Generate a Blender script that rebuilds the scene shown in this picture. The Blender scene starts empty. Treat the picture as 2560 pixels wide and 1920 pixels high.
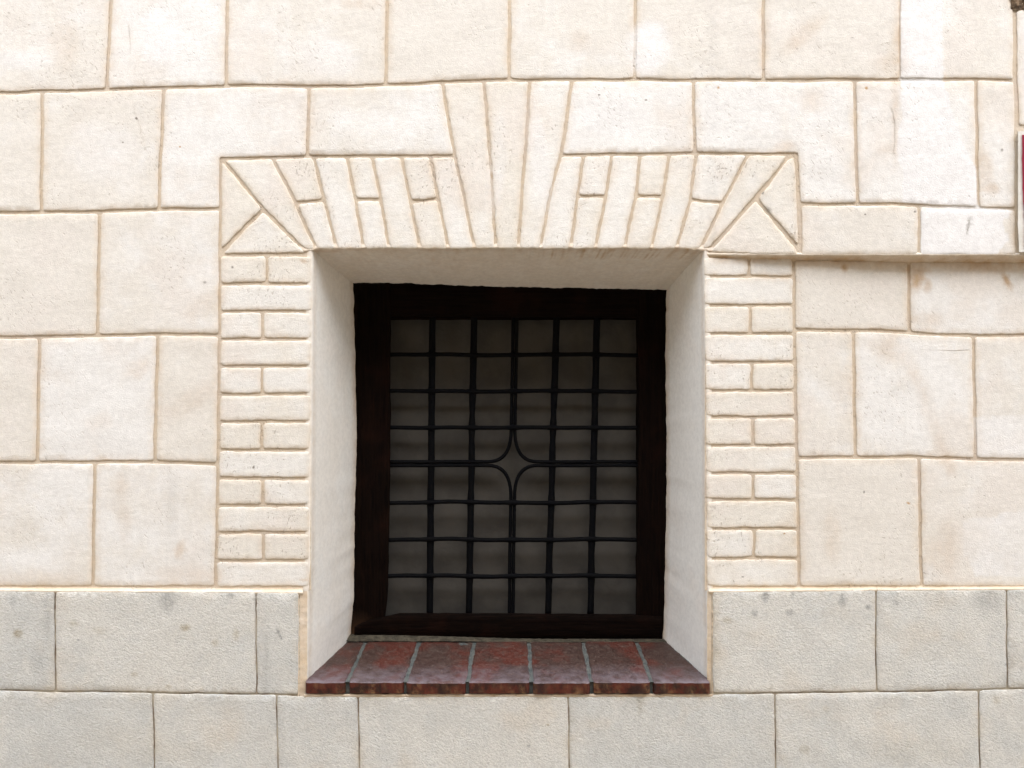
import bpy, math, random
import numpy as np
from mathutils import Vector, noise
from mathutils.geometry import delaunay_2d_cdt

# ------------------------------------------------------------------ camera, light, exposure
D = 2.0            # camera to wall (m); on the wall plane one photo pixel (2560 wide) is one millimetre
ZC = 1.5           # height of the picture centre above the pavement
sc = bpy.context.scene
cam_d = bpy.data.cameras.new('camera')
cam_d.sensor_width = 36.0
cam_d.lens = 36.0 * D / 2.56
cam_d.clip_start = 0.05
cam_d.clip_end = 1000
cam = bpy.data.objects.new('camera', cam_d)
sc.collection.objects.link(cam)
cam.location = (0, -D, ZC)
cam.rotation_euler = (math.radians(90), 0, 0)
sc.camera = cam
sc.render.resolution_x, sc.render.resolution_y = 1024, 768

SUN_EL, SUN_AZ = math.radians(58), math.radians(168)   # azimuth from +Y towards +X
world = bpy.data.worlds.new('World')
sc.world = world
world.use_nodes = True
wn = world.node_tree
for n in list(wn.nodes): wn.nodes.remove(n)
wo = wn.nodes.new('ShaderNodeOutputWorld')
wb = wn.nodes.new('ShaderNodeBackground'); wb.inputs['Strength'].default_value = 0.15
sky = wn.nodes.new('ShaderNodeTexSky'); sky.sky_type = 'NISHITA'; sky.sun_disc = False
sky.sun_elevation = SUN_EL; sky.sun_rotation = SUN_AZ
sky.air_density = 1.0; sky.dust_density = 2.0; sky.ozone_density = 0.6
hs = wn.nodes.new('ShaderNodeHueSaturation'); hs.inputs['Saturation'].default_value = 0.55
wn.links.new(sky.outputs[0], hs.inputs['Color'])
wn.links.new(hs.outputs[0], wb.inputs['Color'])
wn.links.new(wb.outputs[0], wo.inputs['Surface'])
sl = bpy.data.lights.new('sun', 'SUN'); sl.energy = 1.5; sl.angle = math.radians(108); sl.color = (1.0, 0.995, 0.965)
so = bpy.data.objects.new('sun', sl); sc.collection.objects.link(so)
sd = Vector((math.sin(SUN_AZ) * math.cos(SUN_EL), math.cos(SUN_AZ) * math.cos(SUN_EL), math.sin(SUN_EL)))
so.rotation_euler = sd.to_track_quat('Z', 'Y').to_euler()
so.location = sd * 5
sc.view_settings.view_transform = 'Standard'
sc.view_settings.look = 'None'
sc.view_settings.exposure = 1.50
sc.view_settings.gamma = 1.0
sc.view_settings.use_curve_mapping = False

random.seed(7)

# ------------------------------------------------------------------ helpers
def V(px, py, dep=0.0):
    k = (D + dep) / D
    return ((px - 1280) * k / 1000, dep, ZC + (960 - py) * k / 1000)

def empty(name, parent=None, loc=(0, 0, 0)):
    o = bpy.data.objects.new(name, None)
    o.empty_display_size = 0.1
    sc.collection.objects.link(o)
    if parent: o.parent = parent
    else: o.location = loc
    return o

def link_mesh(name, verts, faces, mat, parent=None, paint=None, smooth=True):
    me = bpy.data.meshes.new(name)
    me.from_pydata([tuple(v) for v in verts], [], faces)
    if paint is not None:
        a = me.attributes.new('paint', 'FLOAT_COLOR', 'POINT')
        a.data.foreach_set('color', np.asarray(paint, dtype=np.float32).ravel())
    if smooth:
        me.polygons.foreach_set('use_smooth', [True] * len(me.polygons))
    me.materials.append(mat)
    me.update()
    o = bpy.data.objects.new(name, me)
    sc.collection.objects.link(o)
    if parent: o.parent = parent
    return o

def nz(x, y, z=0.0, s=1.0):
    return noise.noise((x * s, y * s, z))

def sstep(a, b, x):
    t = min(1, max(0, (x - a) / (b - a))); return t * t * (3 - 2 * t)

def proud(px):
    """how far the upper wall stands out to the right of the window (m)"""
    return 0.007 * sstep(1765, 1800, px) + 0.016 * sstep(1790, 1960, px) + 0.014 * sstep(1950, 2300, px)

def wall_depth(px, py):
    return -proud(px) if py < 641 else 0.0

# stains with a shape of their own: (x, y, rx, ry, rotation, channel, amount)   channels 0 white 1 ochre 2 grey
STAINS = [
    (160, 105, 34, 62, 0, 1, .22), (900, 8, 60, 10, 0, 1, .3), (60, 150, 90, 30, 0, 0, .5), (400, 90, 60, 80, 0, 0, .6),
    (820, 140, 90, 60, .2, 0, .5), (250, 380, 110, 90, 0, 0, .45), (1240, 420, 30, 150, .1, 0, .5), (1350, 400, 28, 170, -.15, 0, .5),
    (1620, 120, 60, 70, .3, 0, .7), (1530, 290, 100, 60, 0, 0, .5), (1450, 105, 25, 22, 0, 1, .2), (2010, 85, 60, 18, 2.4, 1, .3),
    (2240, 130, 12, 60, 0, 1, .35), (2232, 160, 40, 22, 0, 1, .3), (2035, 250, 25, 30, .7, 1, .2), (1965, 365, 25, 12, 0, 1, .3),
    (2294, 695, 16, 30, .2, 1, .9), (2318, 715, 10, 16, 0, 1, .6), (2286, 672, 40, 10, .2, 1, .6), (2112, 668, 8, 10, 0, 1, 1.0), (2322, 800, 30, 16, 0, 1, .3),
    (2516, 700, 7, 26, -.5, 1, .8), (2240, 660, 140, 12, 0, 1, .5), (2480, 664, 100, 13, 0, 1, .65), (2100, 656, 110, 9, 0, 1, .4), (1870, 652, 90, 6, 0, 1, .3),
    (2462, 420, 18, 40, -.2, 1, .35), (2478, 470, 18, 14, .4, 1, .45), (2225, 372, 30, 8, 0, 1, .2), (2238, 300, 10, 90, 0, 1, .3),
    (2535, 560, 12, 60, 0, 1, .25), (1985, 1350, 30, 90, 0, 1, .12), (2080, 1340, 20, 60, 0, 1, .22), (2360, 1380, 36, 70, .2, 1, .25),
    (2377, 1165, 14, 30, 0, 1, .25), (2120, 985, 30, 60, 0, 1, .15), (2220, 870, 50, 26, .4, 1, .25),
    (480, 1000, 70, 22, -.5, 1, .2), (350, 920, 40, 18, -.5, 1, .25), (300, 1210, 18, 25, 0, 1, .25), (310, 1310, 14, 40, 0, 1, .2),
    (450, 1375, 10, 22, .3, 1, .4), (460, 1440, 80, 20, 0, 1, .2), (100, 1445, 90, 20, 0, 1, .15), (430, 1260, 14, 80, 0, 2, .2), (520, 760, 60, 24, -.5, 1, .15),
    (419, 1502, 16, 28, 0, 2, .75), (576, 1486, 9, 8, 0, 2, .8), (45, 1583, 10, 9, 0, 1, 1.1), (462, 1569, 12, 8, 0, 1, .9),
    (590, 1585, 7, 13, 0, 1, .7), (537, 1607, 8, 8, 0, 1, .6), (336, 1686, 8, 6, 0, 1, .6), (421, 1717, 7, 5, 0, 1, .7), (185, 1558, 12, 7, 0, 1, .5),
    (247, 1576, 16, 8, 0, 1, .4), (195, 1600, 4, 3, 0, 2, 1.2), (32, 1502, 8, 10, 0, 2, .6), (696, 1580, 3, 9, -.4, 2, 1.4), (701, 1592, 3, 7, -.4, 2, 1.2),
    (1914, 1491, 8, 14, .1, 2, .95), (2106, 1501, 9, 14, 0, 2, 1.0), (2169, 1518, 7, 6, 0, 2, .9), (1974, 1532, 10, 8, .2, 2, .8), (1981, 1488, 4, 10, 0, 2, .7),
    (1887, 1533, 8, 9, .3, 2, .8), (1817, 1550, 11, 8, .3, 1, .6), (2468, 1499, 30, 27, 0, 2, .6), (2238, 1507, 8, 9, 0, 2, .6), (2077, 1485, 5, 6, 0, 2, .7),
    (2490, 1750, 9, 10, 0, 1, .5), (2012, 1874, 12, 10, 0, 1, .5), (2065, 1772, 10, 7, 0, 1, .3), (1322, 1865, 5, 6, 0, 2, 1.2), (1370, 1812, 5, 5, 0, 1, .9),
    (2516, 1660, 3, 6, .5, 2, 1.3), (2515, 1700, 5, 16, 0, 2, .5), (2040, 1560, 20, 60, 0, 0, .2), (2300, 1880, 100, 30, 0, 1, .2), (1600, 1760, 6, 24, 0, 1, .4),
    (2530, 1840, 30, 90, 0, 3, 0), (2060, 1534, 60, 3, .1, 1, .2), (830, 1780, 40, 50, 0, 0, .35), (95, 1650, 12, 40, 0, 2, .35), (120, 1530, 10, 60, 0, 2, .4),
    (665, 1620, 6, 110, 0, 2, .35), (350, 1860, 130, 40, .1, 1, .15), (340, 1737, 50, 10, 0, 1, .3), (1780, 1530, 16, 60, 0, 1, .35), (1790, 1650, 14, 70, 0, 1, .35), (1810, 1678, 40, 14, 0, 1, .15),
    (1226, 1200, 1, 1, 0, 3, 0),
    (341, 296, 4, 4, .5, 2, 2.2), (307, 356, 3, 3, 0, 2, 1.4), (450, 367, 3, 3, 0, 1, 1.8), (634, 1168, 3, 6, .4, 2, 2.0), (1615, 250, 4, 3, 0, 2, 1.6), (1498, 237, 4, 3, 0, 2, 1.2),
    (1796, 219, 4, 5, 0, 1, 1.5), (2166, 220, 5, 6, 0, 1, 1.2), (2163, 536, 3, 3, 0, 2, 1.6), (2287, 529, 3, 4, 0, 2, 1.6), (1907, 478, 3, 7, 0, 2, 2.2), (2271, 1258, 6, 4, .4, 1, 1.2), (2160, 1230, 3, 5, .1, 2, 1.6),
    (2421, 565, 2, 22, .2, 2, 1.1), (512, 706, 5, 5, 0, 2, 1.3), (581, 668, 4, 5, .3, 2, 1.2), (1961, 1334, 3, 3, 0, 1, 2.0), (1857, 1442, 4, 3, 0, 2, 1.2), (1230, 439, 5, 4, 0, 1, .8), (1920, 523, 10, 5, .5, 2, .9),
    (600, 1120, 0.1, .1, 0, 3, 0), (762, 1450, 12, 3, 0, 1, .6), (760, 653, 9, 4, .3, 1, .7), (2131, 94, 4, 2, 0, 2, 1.0), (2505, 375, 4, 6, 0, 2, 1.2),
]
STAINS = [(s[0], s[1], s[2] * .75, s[3] * .8, s[4], s[5], s[6]) if max(s[2], s[3]) < 7 else s for s in STAINS if s[5] != 3]
WHITE_POLYS = [
    [(2252, -60), (2357, -60), (2360, 202), (2372, 250), (2398, 330), (2425, 395), (2440, 420), (2446, 517), (2256, 507), (2257, 430), (2240, 372), (2246, 330), (2254, 300), (2252, 205)],
    [(2302, 524), (2534, 524), (2505, 560), (2520, 600), (2490, 640), (2302, 640)],
    [(2430, 1040), (2700, 1030), (2700, 1146), (2436, 1146)],
    [(2400, 1300), (2700, 1240), (2700, 1440), (2440, 1450), (2400, 1380)],
]
# the pinkish diagonal band on the right
BAND = [(2225, 850), (2262, 890), (2300, 960), (2330, 1050), (2362, 1140)]

def poly_sd(P, poly):
    """signed distance (positive inside) of points P (n,2) to a closed polygon"""
    Q = np.asarray(poly, float); R = np.roll(Q, -1, axis=0)
    d = np.full(len(P), 1e9); ins = np.zeros(len(P), bool)
    for (ax, ay), (bx, by) in zip(Q, R):
        ex, ey = bx - ax, by - ay
        L = ex * ex + ey * ey + 1e-12
        t = np.clip(((P[:, 0] - ax) * ex + (P[:, 1] - ay) * ey) / L, 0, 1)
        dd = np.hypot(P[:, 0] - ax - t * ex, P[:, 1] - ay - t * ey)
        d = np.minimum(d, dd)
        if abs(ey) > 1e-12:
            c = ((ay > P[:, 1]) != (by > P[:, 1])) & (P[:, 0] < ex * (P[:, 1] - ay) / ey + ax)
            ins ^= c
    return np.where(ins, d, -d)

def line_d(P, line):
    d = np.full(len(P), 1e9)
    for (ax, ay), (bx, by) in zip(line[:-1], line[1:]):
        ex, ey = bx - ax, by - ay
        t = np.clip(((P[:, 0] - ax) * ex + (P[:, 1] - ay) * ey) / (ex * ex + ey * ey + 1e-12), 0, 1)
        d = np.minimum(d, np.hypot(P[:, 0] - ax - t * ex, P[:, 1] - ay - t * ey))
    return d

def paint_at(P, edge=None, amount=1.0):
    P = np.asarray(P, float)
    C = np.zeros((len(P), 4))
    if edge is not None: C[:, 3] = edge
    x0, y0 = P.min(0); x1, y1 = P.max(0)
    for (cx, cy, rx, ry, rot, ch, am) in STAINS:
        m = 2.2 * max(rx, ry)
        if cx < x0 - m or cx > x1 + m or cy < y0 - m or cy > y1 + m: continue
        c, s = math.cos(rot), math.sin(rot)
        dx, dy = P[:, 0] - cx, P[:, 1] - cy
        q = ((dx * c + dy * s) / rx) ** 2 + ((-dx * s + dy * c) / (ry * (.7 if max(rx, ry) < 7 else 1))) ** 2
        C[:, ch] = np.maximum(C[:, ch], am * np.exp(-q * q * .55) * amount)
    for poly in WHITE_POLYS:
        Q = np.array(poly)
        if Q[:, 0].min() > x1 or Q[:, 0].max() < x0 or Q[:, 1].min() > y1 or Q[:, 1].max() < y0: continue
        C[:, 0] = np.maximum(C[:, 0], np.clip(.5 + poly_sd(P, poly) / 8, 0, 1) * (1.0 if poly is not WHITE_POLYS[3] and poly is not WHITE_POLYS[2] else .5))
    if x1 > 2180 and y1 > 830 and y0 < 1150:
        C[:, 1] = np.maximum(C[:, 1], .24 * np.exp(-(line_d(P, BAND) / 17) ** 2))
    return C

def offset_poly(pts, g):
    n = len(pts); out = []
    for i in range(n):
        p0, p1, p2 = Vector(pts[i - 1]), Vector(pts[i]), Vector(pts[(i + 1) % n])
        a = (p1 - p0).normalized(); b = (p2 - p1).normalized()
        na, nb = Vector((-a.y, a.x)), Vector((-b.y, b.x))
        m = na + nb
        if m.length < 1e-6: m = na
        m.normalize()
        c = max(.35, m.dot(na))
        out.append(p1 + m * (g / c))
    return [(p.x, p.y) for p in out]

def area(pts):
    return .5 * sum(pts[i][0] * pts[(i + 1) % len(pts)][1] - pts[(i + 1) % len(pts)][0] * pts[i][1] for i in range(len(pts)))

def resample(pts, st):
    out = []
    n = len(pts)
    for i in range(n):
        a, b = Vector(pts[i]), Vector(pts[(i + 1) % n])
        k = max(1, int(round((b - a).length / st)))
        for j in range(k): out.append(tuple(a.lerp(b, j / k)))
    return out

SEED = [0]
def block(name, pts, parent, mat, gap=3.9, R=3.8, lip=.0019, grid=13.0, proudness=0.0, und=.0009, thick=.016,
          rough=.9, wander=2.2, label=None, mapf=None, edge_amt=1.0, depthf=wall_depth, lowlip=None):
    """one stone, brick or tile: outline in photo millimetres -> face with rounded, uneven edges, and sides"""
    SEED[0] += 1; sd_ = SEED[0] * 7.31
    if area(pts) < 0: pts = pts[::-1]
    if gap: pts = offset_poly(pts, gap)
    B = resample(pts, 6.5)
    n = len(B)
    B = [((B[i - 1][0] + 2 * B[i][0] + B[(i + 1) % n][0]) / 4, (B[i - 1][1] + 2 * B[i][1] + B[(i + 1) % n][1]) / 4) for i in range(n)]
    def disp(p):
        x, y = p
        w = noise.noise_vector((x / 75, y / 75, 3.3)) * wander
        h = noise.noise_vector((x / 9, y / 9, sd_)) * rough + noise.noise_vector((x / 25, y / 25, sd_ + 5)) * rough * .9
        return (x + w.x + h.x, y + w.y + h.y)
    B = [disp(p) for p in B]
    Ba = np.array(B)
    T = np.roll(Ba, -1, 0) - np.roll(Ba, 1, 0); T /= (np.linalg.norm(T, axis=1)[:, None] + 1e-9)
    N = np.stack([-T[:, 1], T[:, 0]], 1)
    cand = []
    for f in (.14, .38, .75):
        q = Ba + N * R * f
        d = poly_sd(q, Ba)
        cand.append(q[d > R * f * .8])
    x0, y0 = Ba.min(0); x1, y1 = Ba.max(0)
    gx, gy = np.meshgrid(np.arange(x0 + grid * .5, x1, grid), np.arange(y0 + grid * .5, y1, grid))
    G = np.stack([gx.ravel(), gy.ravel()], 1)
    rs = np.random.RandomState(SEED[0])
    extra = [G + rs.uniform(-.25, .25, G.shape) * grid]
    for (cx, cy, rx, ry, rot, ch, am) in STAINS:
        if max(rx, ry) < 30 and x0 < cx < x1 and y0 < cy < y1 and mapf is None:
            c, s = math.cos(rot), math.sin(rot)
            a = np.arange(10) / 10 * 2 * math.pi
            for f in (.0, .5, 1.0, 1.5):
                ex, ey = rx * f * np.cos(a + f), ry * f * np.sin(a + f)
                q = np.stack([cx + ex * c - ey * s, cy + ex * s + ey * c], 1)
                extra.append(q[:1] if f == 0 else q)
    G = np.concatenate(extra)
    if len(G):
        d = poly_sd(G, Ba); cand.append(G[d > R * 1.15])
    P = np.concatenate([Ba] + cand)
    r = delaunay_2d_cdt([Vector(p) for p in P], [], [list(range(n))], 1, 1e-5)
    VV = np.array([tuple(v) for v in r[0]]); F = r[2]
    d = np.maximum(poly_sd(VV, Ba), 0)
    verts = []
    for (x, y), dd in zip(VV, d):
        s = min(1, dd / R)
        dep = depthf(x, y) - proudness + lip * (1 - s) ** 2.3
        dep += und * s * (nz(x, y, sd_ * .1, 1 / 70) + .5 * nz(x, y, sd_, 1 / 28)) * 1.6
        verts.append(mapf(x, y, dep) if mapf else V(x, y, dep))
    # orientation of faces towards the viewer
    faces = []
    for f in F:
        f = list(f)
        a, b, c = (VV[f[0]], VV[f[1]], VV[f[2]])
        cr = (b[0] - a[0]) * (c[1] - a[1]) - (b[1] - a[1]) * (c[0] - a[0])
        faces.append(f[::-1] if cr > 0 else f)
    # sides
    bi = []
    used = {}
    for i, o in enumerate(r[3]):
        for k in o: used[k] = i
    bi = [used[k] for k in range(n) if k in used]
    edge = np.exp(-d / 6.5) * edge_amt
    paint = paint_at(VV, edge)
    base = len(verts); m = len(bi)
    ed2 = []
    for k in bi:
        x, y = VV[k]; verts.append(verts[k]); ed2.append(paint[k])
    for k in bi:
        x, y = VV[k]
        dep = depthf(x, y) - proudness + thick
        verts.append(mapf(x, y, dep) if mapf else V(x, y, dep)); ed2.append(paint[k])
    for i in range(m):
        j = (i + 1) % m
        faces.append([base + i, base + j, base + m + j, base + m + i])
    paint = np.concatenate([paint, np.array(ed2)])
    SEED.append(m)
    o = link_mesh(name, verts, faces, mat, parent, paint)
    if label: o['label'] = label
    return o

def sheet(name, us, vs, f, mat, parent, paintf=None):
    """grid surface: f(u, v) -> xyz"""
    verts = []; pts = []
    for v in vs:
        for u in us:
            verts.append(f(u, v)); pts.append((u, v))
    W = len(us)
    faces = [[j * W + i, j * W + i + 1, (j + 1) * W + i + 1, (j + 1) * W + i] for j in range(len(vs) - 1) for i in range(W - 1)]
    return verts, faces, pts

def join_parts(lst):
    V_, F_, P_ = [], [], []
    for v, f, p in lst:
        o = len(V_); V_ += v; F_ += [[i + o for i in q] for q in f]; P_ += list(p)
    return V_, F_, P_

def box_vf(x0, x1, y0, y1, z0, z1):
    v = [(x0, y0, z0), (x1, y0, z0), (x1, y1, z0), (x0, y1, z0), (x0, y0, z1), (x1, y0, z1), (x1, y1, z1), (x0, y1, z1)]
    f = [[0, 3, 2, 1], [4, 5, 6, 7], [0, 1, 5, 4], [1, 2, 6, 5], [2, 3, 7, 6], [3, 0, 4, 7]]
    return v, f, [(0, 0)] * 8

# ------------------------------------------------------------------ materials
class NT:
    def __init__(s, name):
        s.m = bpy.data.materials.new(name); s.m.use_nodes = True
        s.t = s.m.node_tree
        s.b = s.t.nodes['Principled BSDF']
        s.b.inputs['Specular IOR Level'].default_value = .2
    def n(s, typ, **kw):
        x = s.t.nodes.new(typ)
        for k, v in kw.items(): setattr(x, k, v)
        return x
    def l(s, a, b): s.t.links.new(a, b)
    def pos(s, scale=(1, 1, 1), rot=(0, 0, 0), loc=(0, 0, 0)):
        g = s.n('ShaderNodeNewGeometry'); m = s.n('ShaderNodeMapping')
        m.vector_type = 'POINT'
        # rotate first, then scale
        r = s.n('ShaderNodeMapping'); r.inputs['Rotation'].default_value = rot
        s.l(g.outputs['Position'], r.inputs['Vector'])
        m.inputs['Scale'].default_value = scale; m.inputs['Location'].default_value = loc
        s.l(r.outputs[0], m.inputs['Vector'])
        return m.outputs[0]
    def noise(s, vec, scale, detail=2, rough=.5, dist=0):
        x = s.n('ShaderNodeTexNoise'); x.inputs['Scale'].default_value = scale
        x.inputs['Detail'].default_value = detail; x.inputs['Roughness'].default_value = rough
        x.inputs['Distortion'].default_value = dist
        s.l(vec, x.inputs['Vector']); return x.outputs['Fac']
    def ramp(s, v, a, b, lo=0.0, hi=1.0, smooth=True):
        x = s.n('ShaderNodeMapRange'); x.interpolation_type = 'SMOOTHSTEP' if smooth else 'LINEAR'
        s.l(v, x.inputs['Value'])
        x.inputs['From Min'].default_value = a; x.inputs['From Max'].default_value = b
        x.inputs['To Min'].default_value = lo; x.inputs['To Max'].default_value = hi
        return x.outputs['Result']
    def math(s, op, a, b=None, clamp=False):
        x = s.n('ShaderNodeMath', operation=op); x.use_clamp = clamp
        for i, v in enumerate((a, b)):
            if v is None: continue
            if isinstance(v, (int, float)): x.inputs[i].default_value = v
            else: s.l(v, x.inputs[i])
        return x.outputs[0]
    def mix(s, fac, a, b, blend='MIX'):
        x = s.n('ShaderNodeMix', data_type='RGBA', blend_type=blend)
        x.clamp_factor = True
        for i, v in ((0, fac), (6, a), (7, b)):
            if isinstance(v, (int, float)): x.inputs[i].default_value = v
            elif isinstance(v, tuple): x.inputs[i].default_value = (*v, 1)
            else: s.l(v, x.inputs[i])
        return x.outputs[2]
    def bump(s, h, dist, strength=1.0, prev=None):
        x = s.n('ShaderNodeBump'); x.inputs['Distance'].default_value = dist; x.inputs['Strength'].default_value = strength
        s.l(h, x.inputs['Height'])
        if prev: s.l(prev, x.inputs['Normal'])
        return x.outputs[0]
    def paint(s):
        a = s.n('ShaderNodeAttribute', attribute_name='paint', attribute_type='GEOMETRY')
        sp = s.n('ShaderNodeSeparateColor'); s.l(a.outputs['Color'], sp.inputs[0])
        return sp.outputs[0], sp.outputs[1], sp.outputs[2], a.outputs['Alpha']
    def rnd(s):
        return s.n('ShaderNodeObjectInfo').outputs['Random']
    def done(s, col, rough=.9, normal=None):
        if isinstance(col, tuple): s.b.inputs['Base Color'].default_value = (*col, 1)
        else: s.l(col, s.b.inputs['Base Color'])
        if isinstance(rough, (int, float)): s.b.inputs['Roughness'].default_value = rough
        else: s.l(rough, s.b.inputs['Roughness'])
        if normal: s.l(normal, s.b.inputs['Normal'])
        return s.m

def plaster_mat(name, A, B, C, pit=1.0, relief=1.0, randshift=.35, streak=(22, 22, 60), rot=0.6):
    t = NT(name); p = t.pos()
    big = t.noise(p, 3.2, 4, .55); med = t.noise(t.pos(loc=(5, 2, 7)), 11, 4, .6); fine = t.noise(p, 75, 5, .75)
    f = t.math('ADD', t.math('MULTIPLY', big, .6), t.math('MULTIPLY', med, .5))
    f = t.math('ADD', f, t.math('MULTIPLY', t.math('SUBTRACT', t.rnd(), .5), randshift))
    col = t.mix(t.ramp(f, .42, .64), A, B)
    pk = t.noise(t.pos(loc=(1, 9, 4)), 6.5, 3, .55)
    col = t.mix(t.ramp(pk, .48, .68, 0, .8), col, C)
    fz = t.ramp(fine, .3, .7, .91, 1.04)
    R, G, Bc, Ae = t.paint()
    def ch(v, k=1.0, a=.15, b=.75):
        return t.math('MULTIPLY', t.ramp(t.math('ADD', v, t.math('MULTIPLY', t.math('SUBTRACT', med, .5), t.math('MULTIPLY', t.math('MINIMUM', v, 1.0), 1.3))), a - .12, b + .15), k, True)
    sm = t.noise(p, 28, 3, .6)
    col = t.mix(t.math('MULTIPLY', t.math('MULTIPLY', Ae, t.ramp(sm, .3, .7, .35, 1.1)), .55, True), col, (.66, .52, .355))
    col = t.mix(ch(R, .9, .35, .6), col, (.83, .835, .84))
    col = t.mix(t.math('MULTIPLY', G, t.ramp(sm, .25, .75, .5, 1.1), True), col, (.52, .36, .21))
    col = t.mix(t.math('MULTIPLY', Bc, t.ramp(fine, .3, .7, .4, .9), True), col, (.27, .25, .22))
    cm = t.n('ShaderNodeCombineColor')
    for i in range(3): t.l(fz, cm.inputs[i])
    col = t.mix(1.0, col, cm.outputs[0], 'MULTIPLY')
    # pits and scratches, in patches
    pa = t.pos(scale=(1, 1, .45), rot=(0, rot, 0))
    pits = t.noise(pa, 215, 1.5, .6, .3); patch = t.noise(t.pos(loc=(3, 3, 1)), 7.5, 3, .65)
    pm = t.math('MULTIPLY', t.ramp(pits, .60, .68), t.ramp(patch, .48, .62))
    pm = t.math('MAXIMUM', pm, t.math('MULTIPLY', t.ramp(t.noise(p, 62, 1, .5), .765, .80), .8))
    pm = t.math('MULTIPLY', pm, pit)
    col = t.mix(t.math('MULTIPLY', pm, .52, True), col, (.30, .235, .18))
    # relief
    grain = t.noise(p, 300, 3, .7)
    trowel = t.noise(t.pos(scale=(1, 1, 2.6), rot=(0, .12, 0)), 34, 4, .55, .4)
    h = t.math('ADD', t.math('MULTIPLY', grain, .42), t.math('MULTIPLY', trowel, .36))
    h = t.math('SUBTRACT', h, t.math('MULTIPLY', pm, .55))
    nrm = t.bump(h, .0021 * relief)
    return t.done(col, .92, nrm)

M = {}
M['block'] = plaster_mat('lime_plaster', (.815, .815, .80), (.758, .735, .685), (.768, .735, .69), pit=.5)
M['brick'] = plaster_mat('lime_plaster_brick', (.815, .81, .78), (.775, .75, .69), (.78, .74, .69), relief=1.25, pit=.7, rot=-.3)
M['joint'] = plaster_mat('joint_mortar', (.66, .57, .455), (.60, .50, .385), (.62, .54, .46), pit=.6, relief=1.5)
M['reveal'] = plaster_mat('smooth_plaster', (.88, .86, .81), (.86, .82, .75), (.87, .83, .77), pit=.12, relief=.22)
M['arris'] = plaster_mat('arris_plaster', (.80, .74, .65), (.74, .64, .50), (.76, .68, .58), pit=.8, relief=1.2)

def stone_mat():
    t = NT('tooled_stone'); p = t.pos()
    big = t.noise(p, 4, 4, .6); med = t.noise(p, 17, 3, .6)
    f = t.math('ADD', t.math('ADD', t.math('MULTIPLY', big, .6), t.math('MULTIPLY', med, .4)), t.math('MULTIPLY', t.math('SUBTRACT', t.rnd(), .5), .22))
    col = t.mix(t.ramp(f, .38, .66), (.645, .655, .635), (.735, .73, .69))
    warm = t.noise(t.pos(loc=(8, 1, 1)), 5, 3, .6)
    col = t.mix(t.ramp(warm, .52, .75, 0, .8), col, (.71, .665, .59))
    R, G, B, A = t.paint()
    fine = t.noise(p, 150, 3, .7)
    col = t.mix(t.math('MULTIPLY', R, .55, True), col, (.70, .71, .71))
    col = t.mix(t.math('MULTIPLY', G, t.ramp(fine, .3, .7, .3, .75), True), col, (.34, .27, .14))
    col = t.mix(t.math('MULTIPLY', B, t.ramp(fine, .3, .7, .25, .75), True), col, (.20, .21, .215))
    col = t.mix(t.math('MULTIPLY', A, t.ramp(med, .35, .65, 0, .4), True), col, (.55, .45, .30))
    pa = t.pos(scale=(1, 1, 2.0), rot=(0, -.42, 0))
    g1 = t.noise(pa, 150, 3, .7, .7); g2 = t.noise(p, 260, 2, .6)
    h = t.math('ADD', t.math('MULTIPLY', g1, 1.0), t.math('MULTIPLY', g2, .35))
    sh = t.ramp(g1, .3, .7, .83, 1.08)
    cm = t.n('ShaderNodeCombineColor')
    for i in range(3): t.l(sh, cm.inputs[i])
    col = t.mix(1.0, col, cm.outputs[0], 'MULTIPLY')
    return t.done(col, .93, t.bump(h, .0038))
M['stone'] = stone_mat()

def simple_mat(name, a, b, scale, rough=.85, bump=.001, bscale=120, spec=.2, stretch=(1, 1, 1)):
    t = NT(name); p = t.pos(scale=stretch)
    col = t.mix(t.ramp(t.noise(p, scale, 4, .6), .35, .65), a, b)
    t.b.inputs['Specular IOR Level'].default_value = spec
    return t.done(col, rough, t.bump(t.noise(p, bscale, 3, .65), bump))
M['stone_joint'] = simple_mat('stone_joint', (.27, .22, .165), (.60, .55, .45), 14, .95, .002)
M['core'] = simple_mat('wall_core', (.60, .56, .50), (.55, .50, .43), 3, .95, .002, 60)
M['iron'] = simple_mat('wrought_iron', (.0012, .0016, .003), (.002, .0022, .003), 40, .7, .0012, 130, .08)
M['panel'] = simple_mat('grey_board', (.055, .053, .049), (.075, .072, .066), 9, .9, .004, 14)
M['opp'] = simple_mat('opposite_render', (.46, .35, .23), (.40, .30, .19), 2, .9, .002, 40)
M['pave'] = simple_mat('pavement', (.30, .25, .19), (.36, .31, .24), 2, .9, .003, 50)
M['white'] = simple_mat('plaque_border', (.74, .74, .70), (.66, .65, .60), 30, .8, .001)
M['red'] = simple_mat('plaque_red', (.30, .018, .045), (.24, .015, .04), 20, .6, .0006)
M['rubble'] = simple_mat('rubble', (.06, .04, .025), (.24, .17, .11), 60, .95, .006, 70)

def wood_mat(name, axis):
    t = NT(name)
    st = {'x': (.05, 1, 1), 'z': (1, 1, .05)}[axis]
    p = t.pos(scale=st); g = t.noise(p, 160, 4, .7, .4); b = t.noise(t.pos(), 9, 3, .6)
    col = t.mix(t.ramp(g, .35, .65), (.0020, .0011, .0009), (.0062, .0030, .0020))
    col = t.mix(t.ramp(b, .5, .75, 0, .6), col, (.014, .005, .003))
    R, G, B, A = t.paint()
    col = t.mix(t.math('MULTIPLY', G, .8, True), col, (.055, .03, .017))
    t.b.inputs['Specular IOR Level'].default_value = .05
    return t.done(col, .8, t.bump(g, .003))
M['wood_v'] = wood_mat('dark_wood_upright', 'z'); M['wood_h'] = wood_mat('dark_wood_rail', 'x')

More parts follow.
